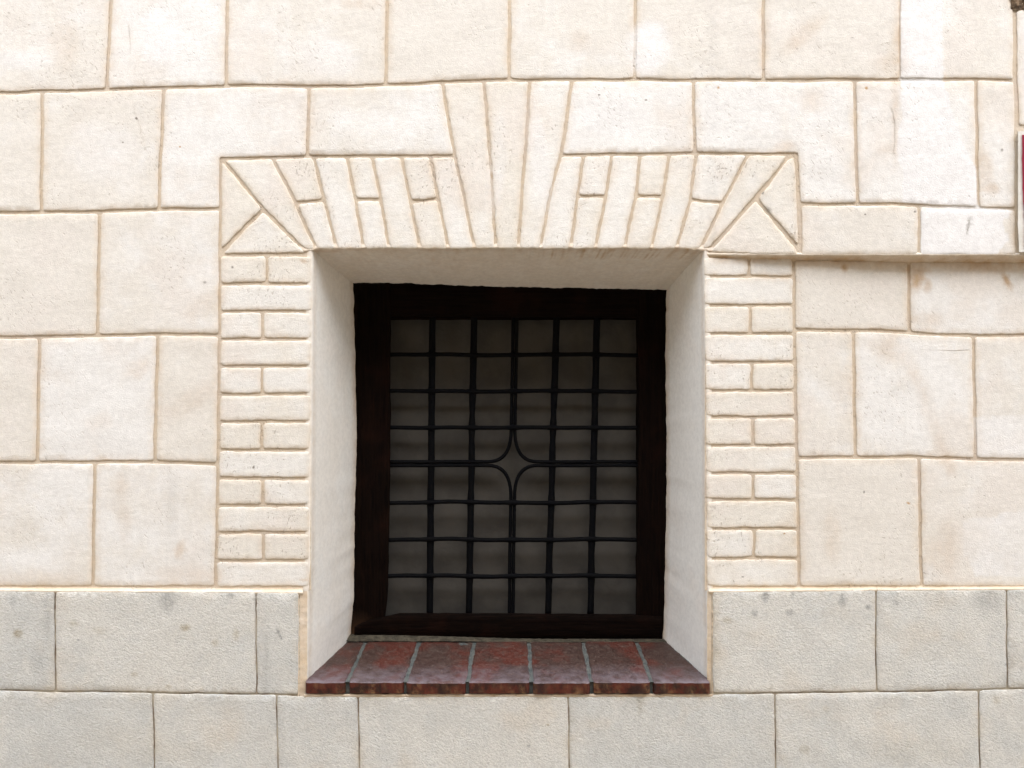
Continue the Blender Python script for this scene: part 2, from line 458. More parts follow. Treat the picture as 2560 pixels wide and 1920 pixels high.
def tile_mat():
    t = NT('glazed_brick_tile'); p = t.pos()
    b = t.noise(t.pos(scale=(1, .6, 1)), 11, 4, .6); m = t.noise(t.pos(loc=(2, 4, 1)), 30, 4, .65); f = t.noise(p, 190, 3, .75)
    v = t.math('ADD', b, t.math('MULTIPLY', t.math('SUBTRACT', t.rnd(), .5), .16))
    col = t.mix(t.ramp(v, .40, .58), (.085, .023, .016), (.052, .029, .024))
    col = t.mix(t.ramp(m, .50, .72, 0, .7), col, (.085, .060, .05))
    col = t.mix(t.ramp(f, .57, .68, 0, .6), col, (.20, .17, .15))
    R, G, B, A = t.paint()
    col = t.mix(t.math('MULTIPLY', R, t.ramp(m, .3, .65, .15, .8), True), col, (.175, .145, .165))     # dust and a painted purplish sheen towards the front
    g = t.noise(p, 75, 4, .8)
    col = t.mix(t.ramp(g, .50, .70, 0, .4), col, (.13, .085, .065))
    col = t.mix(t.ramp(g, .44, .30, 0, .55), col, (.035, .018, .015))
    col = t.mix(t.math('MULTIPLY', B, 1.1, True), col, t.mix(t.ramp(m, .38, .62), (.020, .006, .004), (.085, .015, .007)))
    col = t.mix(t.math('MULTIPLY', G, t.ramp(g, .40, .60, 0, 1), True), col, (.22, .12, .055))        # chips on the front face
    t.b.inputs['Specular IOR Level'].default_value = .30
    return t.done(col, t.ramp(g, .3, .7, .40, .8), t.bump(t.math('ADD', t.math('MULTIPLY', m, 1.0), t.math('MULTIPLY', f, .2)), .0022))
M['tile'] = tile_mat()
M['grout'] = simple_mat('grey_grout', (.07, .08, .08), (.115, .122, .115), 40, .85, .002, 160)
M['back_mortar'] = simple_mat('sill_back_mortar', (.045, .040, .030), (.085, .075, .055), 50, .95, .004, 120)

# ------------------------------------------------------------------ the setting
pv, pf, _ = join_parts([box_vf(-200, 200, -200, 200, -.3, 0)])
pave = link_mesh('pavement', pv, pf, M['pave'], smooth=False); pave['kind'] = 'structure'  # unseen ground, added for the light it bounces onto the wall

# ------------------------------------------------------------------ the house front
house = empty('house_front', loc=(0, 0, 0))
house['label'] = 'cream rendered house front with scored stone blocks, brick surround and small barred window'
house['category'] = 'wall'

# joint lines (photo millimetres)
def polyline(pts):
    xs = [p[0] for p in pts]; ys = [p[1] for p in pts]
    return lambda x: float(np.interp(x, xs, ys))
XL, XR, YT = -260, 2820, -240
jAB = polyline([(-300, 236), (0, 234), (102, 230), (264, 225), (407, 220), (561, 216), (692, 214), (773, 216), (900, 216), (964, 212), (1033, 211), (1115, 204), (1204, 202), (1278, 200), (1440, 201), (1583, 200), (1730, 201), (1904, 200), (2006, 202), (2108, 200), (2230, 199), (2352, 201), (2433, 198), (2537, 202), (2900, 203)])
jBCl = polyline([(-300, 534), (0, 533), (102, 530), (163, 532), (252, 529), (387, 524), (448, 523), (553, 523)])
jCDl = polyline([(-300, 845), (0, 844), (102, 843), (244, 840), (378, 836), (549, 838)])
jDEl = polyline([(-300, 1158), (0, 1157), (94, 1156), (224, 1155), (387, 1156), (545, 1160)])
jBCr = polyline([(1996, 511), (2144, 511), (2230, 511), (2311, 516), (2441, 520), (2537, 522)])
jCDr = polyline([(1986, 827), (2132, 828), (2250, 829), (2311, 837), (2413, 838), (2453, 840), (2560, 837), (2900, 834)])
jDEr = polyline([(1992, 1145), (2148, 1143), (2331, 1143), (2453, 1149), (2560, 1149), (2900, 1148)])
bot = lambda x: 1468.0
lint = polyline([(550, 398), (773, 392), (952, 391), (1054, 391), (1138, 391), (1400, 389), (1534, 387), (1730, 385), (1994, 386)])

def opposite():  # unseen houses across the street, added and sized to shape the light
    W0 = -4.4
    parts = [box_vf(-6.5, 6.5, W0 - 6, W0, 0, 5.4), box_vf(-6.8, 6.8, W0 - 6.3, W0 + .28, 5.4, 5.58), box_vf(-6.5, 6.5, W0, W0 + .05, 0, .6)]
    for k in range(-2, 3):
        for z in (1.1, 3.5):
            x = k * 2.9 + .6
            parts += [box_vf(x - .62, x - .5, W0, W0 + .06, z, z + 1.4), box_vf(x + .5, x + .62, W0, W0 + .06, z, z + 1.4),
                      box_vf(x - .62, x + .62, W0, W0 + .06, z + 1.4, z + 1.52), box_vf(x - .7, x + .7, W0, W0 + .12, z - .08, z)]
    v, f, _ = join_parts(parts)
    o = link_mesh('unseen_opposite_buildings', v, f, M['opp'], smooth=False); o['kind'] = 'structure'
opposite()

def strip(top, bottom, cuts, **kw):
    """blocks of one course: cuts = [(x at top, x at bottom), ...]"""
    for (a0, a1), (b0, b1) in zip(cuts[:-1], cuts[1:]):
        up = [(x, top(x)) for x in np.linspace(a0, b0, max(2, int((b0 - a0) / 60) + 1))]
        dn = [(x, bottom(x)) for x in np.linspace(b1, a1, max(2, int((b0 - a0) / 60) + 1))]
        yield up + dn

def add_blocks(gen, name='stone_block', parent=house, mat=M['block'], **kw):
    out = []
    for p in gen: out.append(block(name, p, parent, mat, **kw))
    return out

top = lambda x: float(YT)
# topmost course; its last block but one has the broken corner
rowA = [(XL, XL), (290, 267), (573, 565), (972, 965), (1275, 1273), (1585, 1588), (1907, 1909)]
add_blocks(strip(top, jAB, rowA))
block('stone_block', [(1907, YT), (2251, YT), (2251, jAB(2251)), (2100, jAB(2100)), (1909, jAB(1909))], house, M['block'])
block('stone_block', [(2247, YT), (2522, YT), (2523, -14), (2536, 22), (2537, jAB(2537)), (2400, jAB(2400)), (2247, jAB(2250))], house, M['block'],
      label='scored plaster block with broken top corner and fresh white strip')
block('stone_block', [(2538, 24), (2562, 22), (2600, 20), (2640, YT), (XR, YT), (XR, 318), (2543, 318)], house, M['block'])
# second course
add_blocks(strip(jAB, jBCl, [(XL, XL), (107, 103), (409, 397)]))
block('stone_block', [(409, jAB(409)), (560, jAB(560)), (690, jAB(690)), (773, jAB(773)), (770, lint(770)), (660, lint(660)), (552, 398), (552, 523), (450, 523), (397, 524)], house, M['block'])
block('stone_block', [(773, 216), (900, 216), (964, 212), (1033, 211), (1106, 205), (1120, 290), (1137, 391), (1054, 391), (952, 391), (770, 392)], house, M['block'])
block('stone_block', [(1431, 201), (1583, 200), (1734, 201), (1737, 385), (1534, 387), (1401, 389), (1410, 350)], house, M['block'])
block('stone_block', [(1734, 201), (1904, 200), (2006, 202), (2136, 200), (2140, 380), (2144, 511), (1998, 511), (1992, 387), (1737, 385)], house, M['block'])
add_blocks(strip(jAB, jBCr, [(2136, 2144), (2439, 2445)]), label='scored plaster block with a fresh white patch')
add_blocks(strip(jAB, jBCr, [(2439, 2445), (2538, 2541)]))
# third course
add_blocks(strip(jBCl, jCDl, [(XL, XL), (249, 244), (551, 549)]))
edgeR = lambda x: 640.5
add_blocks(strip(jBCr, edgeR, [(2000, 2002), (2298, 2298), (2540, 2543)]))
# fourth and fifth, left
add_blocks(strip(jCDl, jDEl, [(XL, XL), (99, 94), (394, 388), (549, 545)]))
add_blocks(strip(jDEl, bot, [(XL, XL), (238, 233), (545, 540)]))
# right, under the ledge
uR = polyline([(1980, 647), (2300, 652), (2900, 653)])
add_blocks(strip(uR, jCDr, [(1984, 1986), (2270, 2273), (XR, XR)]))
add_blocks(strip(jCDr, jDEr, [(1986, 1992), (2134, 2138), (2433, 2439), (XR, XR)]))
add_blocks(strip(jDEr, bot, [(1992, 1998), (2297, 2303), (XR, XR)]))

# mortar bed behind everything
def mortar_f(u, v):
    dep = wall_depth(u, v) + .0036 + .0007 * nz(u, v, 2, 1 / 12) + .0005 * nz(u, v, 8, 1 / 40)
    return V(u, v, dep)
def rng(a, b, st): return list(np.linspace(a, b, max(2, int(round((b - a) / st)) + 1)))
parts = [sheet('', rng(-280, 2840, 14), rng(-250, 610, 14), mortar_f, None, None),
         sheet('', rng(1762, 2840, 14), rng(610, 640, 10), mortar_f, None, None),
         sheet('', rng(-280, 778, 14), rng(610, 1476, 14), mortar_f, None, None),
         sheet('', rng(1762, 2840, 14), rng(641.5, 1476, 14), mortar_f, None, None)]
mv, mf, mp = join_parts(parts)
pt = paint_at(mp)
link_mesh('joint_mortar', mv, mf, M['joint'], house, pt)

# ledge under the upper wall on the right
def ledge():
    us = rng(1768, 2840, 9)
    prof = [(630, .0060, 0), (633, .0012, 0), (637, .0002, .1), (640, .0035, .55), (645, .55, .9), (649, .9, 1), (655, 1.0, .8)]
    verts, pts, pc = [], [], []
    for j, (py, dd, st) in enumerate(prof):
        for u in us:
            p = proud(u)
            w = 1.6 * nz(u, 0, 4, 1 / 40) + 1.0 * nz(u, 1, 9, 1 / 11)
            lo = 7 * sstep(2000, 2300, u) - 4 * (1 - sstep(1770, 1960, u))
            if j <= 3: dep = -p + dd; y = py + w * (j >= 1)
            else: dep = -p + (p + .004) * dd; y = py + w * .6 + lo + 2.5 * nz(u, j, 5, 1 / 25)
            verts.append(V(u, y, dep)); pts.append((u, y))
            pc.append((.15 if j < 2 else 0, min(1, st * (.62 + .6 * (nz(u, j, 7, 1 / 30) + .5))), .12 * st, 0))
    W = len(us)
    faces = [[j * W + i, j * W + i + 1, (j + 1) * W + i + 1, (j + 1) * W + i] for j in range(len(prof) - 1) for i in range(W - 1)]
    o = link_mesh('wall_ledge', verts, faces, M['arris'], house, pc)
    o['label'] = 'brown stained underside of the thicker upper wall'
ledge()

# exposed rubble at the broken corner
def rubble():
    us, vs = rng(2527, 2650, 5), rng(-60, 24, 5)
    def f(u, v): return V(u, v, -proud(u) + .0005 + .004 * nz(u, v, 1, 1 / 13) + .003 * nz(u, v, 5, 1 / 5))
    v, fc, p = sheet('', us, vs, f, None, None)
    link_mesh('exposed_masonry', v, fc, M['rubble'], house)
rubble()

# hairline cracks
def crack(pts, w=1.5):
    P = []
    for a, b in zip(pts[:-1], pts[1:]):
        k = max(1, int(math.hypot(b[0] - a[0], b[1] - a[1]) / 6))
        P += [(a[0] + (b[0] - a[0]) * j / k, a[1] + (b[1] - a[1]) * j / k) for j in range(k)]
    P.append(pts[-1]); n = len(P); vs = []
    for i, (x, y) in enumerate(P):
        x += 3 * nz(x, y, 3, 1 / 12); ww = w * (.5 + nz(x, y, 1, 1 / 20) ** 2) * (.25 + .75 * math.sin(math.pi * (i + .5) / n))
        for dx, dd in ((-ww, .0012), (0, -.0008), (ww, .0012)): vs.append(V(x + dx * .5, y, wall_depth(x, y) + dd))
    fs = [[i * 3 + k, i * 3 + k + 1, i * 3 + k + 4, i * 3 + k + 3] for i in range(n - 1) for k in range(2)]
    link_mesh('crack', vs, fs, M['crack'], house)
M['crack'] = simple_mat('crack', (.36, .30, .24), (.46, .40, .33), 50)
crack([(322, 60), (327, 130), (322, 170), (331, 224)]); crack([(331, 236), (336, 275), (345, 300), (372, 400), (375, 440)], 1.1)
crack([(2235, 208), (2227, 262), (2238, 305), (2238, 330), (2235, 385)], .8)
crack([(634, 355), (650, 388)]); crack([(2305, 873), (2360, 876), (2425, 874)], 1.6)

# ------------------------------------------------------------------ brick surround
surround = empty('window_surround', house)
surround['label'] = 'scored brick pattern with splayed lintel around the window'
BK = dict(gap=3.6, R=3.4, lip=.0018, grid=8.0, und=.0007, rough=1.5, wander=1.8)
def brick(pts, **kw):
    k = dict(BK); k.update(kw)
    block('brick', pts, surround, M['brick'], **k)
# left pier
ly = [638, 710, 779, 848, 916, 986, 1055, 1125, 1196, 1264, 1332, 1402, 1469]
lsplit = {0: 667, 2: 657, 4: 655, 6: 655, 8: 657, 10: 659}
lo = polyline([(638, 549), (869, 549), (1154, 545), (1469, 540)])   # outer joint x as a function of y
li = polyline([(638, 782), (869, 781), (1154, 778), (1469, 775)])
for i in range(12):
    a, b = ly[i], ly[i + 1]
    if i in lsplit:
        s = lsplit[i]
        brick([(lo(a), a), (s, a), (s, b), (lo(b), b)]); brick([(s, a), (li(a), a), (li(b), b), (s, b)])
    else:
        brick([(lo(a), a), (655, a + .5), (li(a), a), (li(b), b), (655, b - .5), (lo(b), b)])
# right pier
ry = [642, 692, 763, 835, 906, 977, 1043, 1114, 1183, 1250, 1322, 1396, 1468]
rsplit = {0: 1872, 2: 1875, 4: 1879, 6: 1882, 8: 1883, 10: 1885}
ri = polyline([(642, 1756), (971, 1761), (1235, 1763), (1468, 1765)])
ro = polyline([(642, 1984), (869, 1986), (1113, 1991), (1296, 1995), (1468, 1998)])
for i in range(12):
    a, b = ry[i], ry[i + 1]
    if i in rsplit:
        s = rsplit[i]
        brick([(ri(a), a), (s, a), (s, b), (ri(b), b)]); brick([(s, a), (ro(a), a), (ro(b), b), (s, b)])
    else:
        brick([(ri(a), a), (1875, a - .5), (ro(a), a), (ro(b), b), (1875, b + .5), (ri(b), b)])
# lintel
LB = 625.0
J = [  # (x at top joint, x at mid, x at bottom)
    (681, 735, 792), (785, 810, 843), (867, 889, 909), (930, 952, 974), (1003, 1025, 1051), (1076, 1096, 1122)]
def lx(j, y, yt=394, ym=500):
    if y <= ym: return j[0] + (j[1] - j[0]) * (y - yt) / (ym - yt)
    return j[1] + (j[2] - j[1]) * (y - ym) / (LB - ym)
def full(a, b):
    brick([(a[0], lint(a[0])), (b[0], lint(b[0])), (b[1], 500), (b[2], LB), (a[2], LB), (a[1], 500)])
def split(a, b, ya, yb):
    brick([(a[0], lint(a[0])), (b[0], lint(b[0])), (lx(b, yb), yb), (lx(a, ya), ya)])
    brick([(lx(a, ya), ya), (lx(b, yb), yb), (b[2], LB), (a[2], LB)])
dl = (557, 659, 768)      # left diagonal
brick([(551, 396), (659, 521), (551, 630)])                       # corner triangles
brick([(657, 523), (774, 636), (664, 637), (549, 638)], gap=4.6)
brick([(555, 398), (681, lint(681)), (735, 500), (792, LB), (764, 627), (659, 523)])
split(J[0], J[1], 508, 500); full(J[1], J[2]); split(J[2], J[3], 499, 499); full(J[3], J[4]); split(J[4], J[5], 505, 498)
k0 = [(1106, 205), (1137, 391), (1155, 468), (1187, LB)]
k1 = [(1210, 202), (1223, 366), (1231, 468), (1239, LB)]
k2 = [(1324, 200), (1316, 346), (1306, 468), (1296, LB)]
k3 = [(1431, 201), (1402, 389), (1379, 468), (1350, LB)]
brick([(1076, lint(1076)), (1137, 391), (1155, 468), (1187, LB), (1122, LB), (1096, 500)])
for a, b in ((k0, k1), (k1, k2), (k2, k3)):
    brick(a[:1] + b + a[:0:-1])
K = [(1460, 1443, 1425), (1530, 1513, 1488), (1601, 1587, 1560), (1674, 1655, 1628), (1741, 1726, 1690), (1872, 1811, 1750)]
brick([(1402, 389), (1460, lint(1460)), (1443, 500), (1425, LB), (1350, LB), (1379, 468)])
split(K[0], K[1], 492, 492); full(K[1], K[2]); split(K[2], K[3], 492, 492); full(K[3], K[4]); split(K[4], K[5], 499, 509)
brick([(1872, lint(1872)), (1972, 387), (1965, 403), (1888, 493), (1776, 622), (1750, LB), (1811, 500)])
brick([(1968, 398), (1990, 388), (1994, 500), (1999, 622), (1890, 496)])
brick([(1888, 496), (1998, 628), (1998, 640), (1890, 640), (1776, 635), (1776, 624)], lip=.003)

# ------------------------------------------------------------------ plastered reveals
FD = .28            # depth of the wooden frame
def interp_prof(prof, n):
    """prof: list of (a, dep); subdivide long pieces"""
    out = []
    for (a0, d0), (a1, d1) in zip(prof[:-1], prof[1:]):
        L = math.hypot((a1 - a0) / 1000, d1 - d0)
        k = max(1, int(L / n))
        for j in range(k): out.append((a0 + (a1 - a0) * j / k, d0 + (d1 - d0) * j / k))
    out.append(prof[-1]); return out

def side_reveal(left):
    if left:
        outer = polyline([(600, 777), (869, 776), (1154, 774), (1408, 772), (1490, 767), (1740, 763)])
        inner = polyline([(700, 884), (900, 889), (1100, 893), (1300, 888), (1500, 886), (1600, 875)])
        sg = 1
    else:
        outer = polyline([(600, 1763), (700, 1765), (971, 1769), (1235, 1770), (1500, 1772), (1740, 1777)])
        inner = polyline([(700, 1665), (900, 1663), (1100, 1666), (1300, 1665), (1500, 1660), (1600, 1655)])
        sg = -1
    ts = rng(0, 1, .009)
    prof0 = [(-28, .0052), (-12, .0044), (-5, .0018), (0, .0012), (3, .003), (7, .009), (9.5, .018)]
    back = .285
    rows = []
    verts, pc, pts = [], [], []
    nback = 14
    for t in ts:
        yo = 612 + t * (1742 - 612)
        yi = 700 + t * (1612 - 700)
        xo, xi = outer(yo), inner(yi) + 2.6 * nz(yi, 7, left + 3, 1 / 35) + 1.2 * nz(yi, 9, left + 3, 1 / 10)
        row = []
        for (dx, dp) in prof0:
            row.append((xo + sg * dx, yo, dp, 0))
        x_l, y_l, d_l, _ = row[-1]
        # straight line in space to the inner edge
        A = Vector(V(x_l, yo, d_l)); Bv = Vector(V(xi, yi, back))
        for q in row:
            r = 1.0 * nz(q[1], q[0], 3 + left, 1 / 14) + .7 * nz(q[1], q[0], 9, 1 / 5)
            dep = q[2] + .0008 * nz(q[1], q[0], 5, 1 / 9) + .0009 * nz(q[1], q[0], 15, 1 / 30)
            # behind the ledge/proud upper wall nothing changes
            verts.append(V(q[0] + r * (abs(q[0] - xo) < 20), q[1], dep)); pts.append((q[0], q[1]))
            pc.append((0, .05 + .14 * max(0, nz(q[1], 3, 1, 1 / 20)), 0, .25 if abs(q[0] - xo) < 8 else .6))
        for j in range(1, nback + 1):
            f = j / nback
            P = A.lerp(Bv, f)
            P.x += (.0025 * noise.noise(P * 5 + Vector((left * 3, 0, 0))) + .0008 * noise.noise(P * 22)) * math.sin(f * math.pi) ** .5
            verts.append(tuple(P)); pts.append((0, 0))
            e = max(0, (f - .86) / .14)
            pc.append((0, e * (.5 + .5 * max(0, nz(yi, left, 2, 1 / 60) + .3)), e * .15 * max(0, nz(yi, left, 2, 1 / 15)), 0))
    W = len(prof0) + nback
    H = len(ts)
    faces = []
    for j in range(H - 1):
        for i in range(W - 1):
            q = [j * W + i, j * W + i + 1, (j + 1) * W + i + 1, (j + 1) * W + i]
            faces.append(q if not left else q[::-1])
    link_mesh('window_reveal', verts, faces, M['reveal'], house, pc)
side_reveal(True); side_reveal(False)

def soffit():
    us = rng(0, 1, .0042)
    outer = polyline([(740, 628), (775, 627), (800, 621), (900, 620), (1200, 619), (1500, 619), (1700, 620), (1760, 625), (1800, 632)])
    inner = polyline([(860, 708), (890, 709), (1000, 708), (1250, 717), (1450, 720), (1690, 726)])
    prof0 = [(-20, .0050), (-10, .0036), (-4, .0012), (0, .0006), (2.2, .0035), (4.5, .010), (6, .020)]
    verts, pc = [], []
    nb = 12
    for u in us:
        xo = 748 + u * (1790 - 748); xi = 868 + u * (1682 - 868)
        yo, yi = outer(xo), inner(xi) + 2.2 * nz(xi, 7, 3, 1 / 40) + 1.5 * nz(xi, 9, 3, 1 / 11)
        pr = proud(xo)
        for k, (dy, dp) in enumerate(prof0):
            r = (1.8 * nz(xo, 2, 3, 1 / 12) + 1.8 * nz(xo, 5, 9, 1 / 30) + 1.6 * nz(xo, 5, 19, 1 / 5))
            dep = dp - pr * .8 + .0009 * nz(xo, k * 5, 5, 1 / 8)
            verts.append(V(xo, yo + dy + r * (k >= 2), dep))
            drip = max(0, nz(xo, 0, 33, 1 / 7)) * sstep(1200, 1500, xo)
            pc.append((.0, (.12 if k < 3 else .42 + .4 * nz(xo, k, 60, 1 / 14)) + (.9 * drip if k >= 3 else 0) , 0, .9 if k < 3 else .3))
        A = Vector(verts[-1]); Bv = Vector(V(xi, yi, .285))
        for j in range(1, nb + 1):
            f = j / nb
            P = A.lerp(Bv, f)
            P.z += (.003 * noise.noise(P * 6) + .0008 * noise.noise(P * 25)) * math.sin(f * math.pi) ** .5
            verts.append(tuple(P))
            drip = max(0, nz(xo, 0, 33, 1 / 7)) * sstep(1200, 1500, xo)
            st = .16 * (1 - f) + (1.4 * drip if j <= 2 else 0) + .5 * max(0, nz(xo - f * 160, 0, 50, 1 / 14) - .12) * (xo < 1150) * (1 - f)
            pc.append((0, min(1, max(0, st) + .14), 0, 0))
    W = len(prof0) + nb
    faces = [[j * W + i, j * W + i + 1, (j + 1) * W + i + 1, (j + 1) * W + i][::-1] for j in range(len(us) - 1) for i in range(W - 1)]
    link_mesh('window_soffit', verts, faces, M['reveal'], house, pc)
soffit()

# ------------------------------------------------------------------ stone plinth
plinth = empty('stone_plinth', house)
plinth['label'] = 'grey tooled stone base courses below the window'
PP = .011
PK = dict(gap=1.6, R=3.6, lip=.0028, grid=16.0, und=.0011, rough=.9, wander=2.4, proudness=PP, edge_amt=.8, thick=.02, depthf=lambda x, y: 0.0)
def pstone(pts, **kw):
    k = dict(PK); k.update(kw); block('plinth_stone', pts, plinth, M['stone'], **k)
p12l = polyline([(-300, 1721), (0, 1725), (142, 1728), (387, 1731), (745, 1737)])
p12r = polyline([(1778, 1734), (1945, 1733), (2189, 1730), (2413, 1725), (2560, 1721), (2900, 1715)])
p12 = polyline([(-300, 1721), (0, 1725), (142, 1728), (387, 1731), (745, 1737), (765, 1739), (1774, 1739), (1778, 1735), (1945, 1733), (2189, 1730), (2413, 1725), (2560, 1721), (2900, 1715)])
ptl = polyline([(-300, 1474), (0, 1475), (300, 1477), (750, 1480)])
ptr = polyline([(1776, 1477), (2150, 1474), (2560, 1471), (2900, 1470)])
for p in strip(ptl, p12l, [(XL, XL), (138, 139), (640, 642), (748, 747)]): pstone(p)
for p in strip(ptr, p12r, [(1781, 1781), (2189, 2191), (2516, 2518), (XR, XR)]): pstone(p)
p2b = lambda x: 1990.0
for p in strip(p12, p2b, [(XL, XL), (384, 388), (692, 696), (897, 899), (1421, 1424), (1937, 1939), (2446, 2450), (XR, XR)]): pstone(p)
p3b = lambda x: 2250.0
for p in strip(p2b, p3b, [(XL, XL), (150, 150), (650, 650), (1180, 1180), (1700, 1700), (2200, 2200), (XR, XR)]): pstone(p, grid=40)
def pj(u, v): return V(u, v, -PP + .0048 + .0009 * nz(u, v, 3, 1 / 10))
mv, mf, mp = join_parts([sheet('', rng(-280, 750, 16), rng(1480, 1742, 14), pj, None, None), sheet('', rng(1779, 2840, 16), rng(1480, 1742, 14), pj, None, None),
                         sheet('', rng(-280, 2840, 16), rng(1742, 2250, 20), pj, None, None)])
link_mesh('joint_mortar', mv, mf, M['stone_joint'], plinth, np.zeros((len(mp), 4)))
# sloping plaster ledge on top of the plinth
def cap(x0, x1, fn):
    us = rng(x0, x1, 8)
    prof = [(-14, .0052), (-7, .0030), (-4.0, .0014), (-.5, -PP + .0012), (3, -PP + .0004), (8, -PP + .006)]
    verts = []; pc = []
    for k, (dy, dp) in enumerate(prof):
        for u in us:
            w = 1.0 * nz(u, 3, 2, 1 / 30) + .8 * nz(u, k, 7, 1 / 9)
            verts.append(V(u, fn(u) + dy + w, dp)); pc.append((.1 if k >= 2 else 0, .25 if k < 3 else 0, 0, .3 if k < 2 else 0))
    W = len(us)
    faces = [[j * W + i, j * W + i + 1, (j + 1) * W + i + 1, (j + 1) * W + i] for j in range(len(prof) - 1) for i in range(W - 1)]
    return verts, faces, pc
for c in (cap(-280, 757, ptl), cap(1772, 2840, ptr)): link_mesh('plinth_ledge', c[0], c[1], M['arris'], plinth, c[2])
# plaster returns between plinth and reveal
def ret(x0, x1, d0, d1):
    us = rng(x0, x1, 4); vs = rng(1478, 1742, 5)
    def fn(u, v):
        t = (u - x0) / (x1 - x0)
        return V(u + 1.2 * nz(u, v, 1, 1 / 12), v, d0 + (d1 - d0) * t + .0016 * nz(u, v, 3, 1 / 7) + .0012 * nz(u, v, 8, 1 / 20))
    v, f, p = sheet('', us, vs, fn, None, None)
    return v, f, [(0, .25, 0, .8)] * len(p)
for c in (ret(744, 768, -PP + .003, .0008), ret(1768, 1784, .0008, -PP + .003)): link_mesh('corner_plaster', c[0], c[1], M['arris'], plinth, c[2])
# mortar line under the sill
def ul(u, v): return V(u, v + 1.5 * nz(u, v, 4, 1 / 12), -PP - .001 + .0022 * nz(u, v, 6, 1 / 9) + .004 * abs((v - 1738) / 6) ** 2)
v, f, p = sheet('', rng(760, 1782, 6), rng(1735, 1744, 2.4), ul, None, None)
link_mesh('sill_mortar', v, f, M['arris'], plinth, [(0, .3 + .5 * max(0, nz(q[0], 0, 3, 1 / 18)), .1, .8) for q in p])

# ------------------------------------------------------------------ solid wall behind the render
def xz(px, py): return (px - 1280) / 1000, ZC + (960 - py) / 1000
xa, _ = xz(800, 0); xb, _ = xz(1740, 0); _, zt = xz(0, 600); _, zb = xz(0, 1760)
zt2 = zt
core = [box_vf(-6, -.53, .03, .6, 0, 7), box_vf(.52, 6, .03, .6, 0, 7), box_vf(-.53, .52, .03, .6, 1.5 + .365, 7), box_vf(-.53, .52, .03, .6, 0, .70),
        box_vf(-.53, .52, .42, .6, .70, 1.865),
        box_vf(-6, -1.53, -.004, .03, 0, 7), box_vf(1.53, 6, -.03, .03, 0, 7), box_vf(-1.53, 1.53, -.004, .03, 2.695, 7), box_vf(-1.53, 1.53, -.009, .03, 0, .215)]
cv, cf, _ = join_parts(core)
link_mesh('wall_core', cv, cf, M['core'], house, smooth=False)

# ------------------------------------------------------------------ window sill of brick tiles
sill = empty('window_sill', house)
sill['label'] = 'window sill of seven red brick tiles with grey joints'
ZS0, ZS1 = V(0, 1704, -.014)[2], V(0, 1601, .265)[2]
def tile_map(zoff=0.0):
    def f(x, y, dep):     # x: world mm from centre, y: depth mm, dep: lowering (m)
        t = (y + 14) / 279
        return (x / 1000, y / 1000, ZS0 + (ZS1 - ZS0) * t - dep + zoff)
    return f
fr = [765, 868, 1013, 1170, 1328, 1479, 1629, 1776]
bk = [872, 915, 1048, 1186, 1322, 1457, 1590, 1664]
kf, kb = (D - .014) / D, (D + .265) / D
for i in range(7):
    a0, a1 = (fr[i] - 1280) * kf, (fr[i + 1] - 1280) * kf
    b0, b1 = (bk[i] - 1280) * kb, (bk[i + 1] - 1280) * kb
    zo = [0, .0006, -.0008, .0004, -.0004, .0009, -.0002][i]
    if i == 0: pts = [(a0 - 6, -21), (a1, -21), (b1, 262), (b0 - 6, 262), (a0 - 6, 8)]
    elif i == 6: pts = [(a0, -21), (a1 + 4, -21), (a1 + 4, 8), (b1 + 6, 262), (b0, 262)]
    else: pts = [(a0, -21), (a1, -21), (b1, 262), (b0, 262)]
    o = block('sill_tile', pts, sill, M['tile'], gap=4.3, R=6, lip=.003, grid=12, und=.0012, rough=2.2, wander=2.0,
              mapf=tile_map(zo), depthf=lambda x, y: 0.0, thick=.029, edge_amt=0)
    me = o.data
    pa = me.attributes['paint'].data
    side0 = len(me.vertices) - 2 * SEED[-1]
    for vi, v in enumerate(me.vertices):
        y = v.co.y * 1000
        t = (y + 14) / 279
        top_z = ZS0 + (ZS1 - ZS0) * t
        low = vi >= side0
        dust_sheen = max(0, 1 - (y + 10) / 110) if not low else 0  # fades back from the front edge: dust plus sheen put into the colour
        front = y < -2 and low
        pa[vi].color = (dust_sheen, 1.3 * max(0, nz(v.co.x * 1000, v.co.z * 1500, i, 1 / 16)) if front else 0, .8 if front else 0, 0)
# grout: bed just under the tile tops, flush to the front
def gf(u, v):
    t = v; kk = (-12 + t * 274)
    xo = (765 - 1280) * kf + t * ((872 - 1280) * kb - (765 - 1280) * kf) + 5 - 17 * t
    x1 = (1776 - 1280) * kf + t * ((1664 - 1280) * kb - (1776 - 1280) * kf) - 5 + 17 * t
    x = xo + u * (x1 - xo)
    return (x / 1000, (kk + 1.5) / 1000, ZS0 + (ZS1 - ZS0) * t - .0022 + .0006 * nz(x, kk, 3, 1 / 8))
v1 = sheet('', rng(0, 1, .01), rng(0, 1, .04), gf, None, None)
def gf2(u, w):
    a = gf(u, 0); return (a[0], a[1] + .001 + .004 * min(1, w * 4) + .0015 * nz(a[0] * 1000, w * 30, 2, 1 / 8), a[2] - w * .03)
v2 = sheet('', rng(0, 1, .01), [0, .25, .5, .75, 1], gf2, None, None)
v, f, p = join_parts([v1, v2])
link_mesh('sill_grout', v, f, M['grout'], sill)
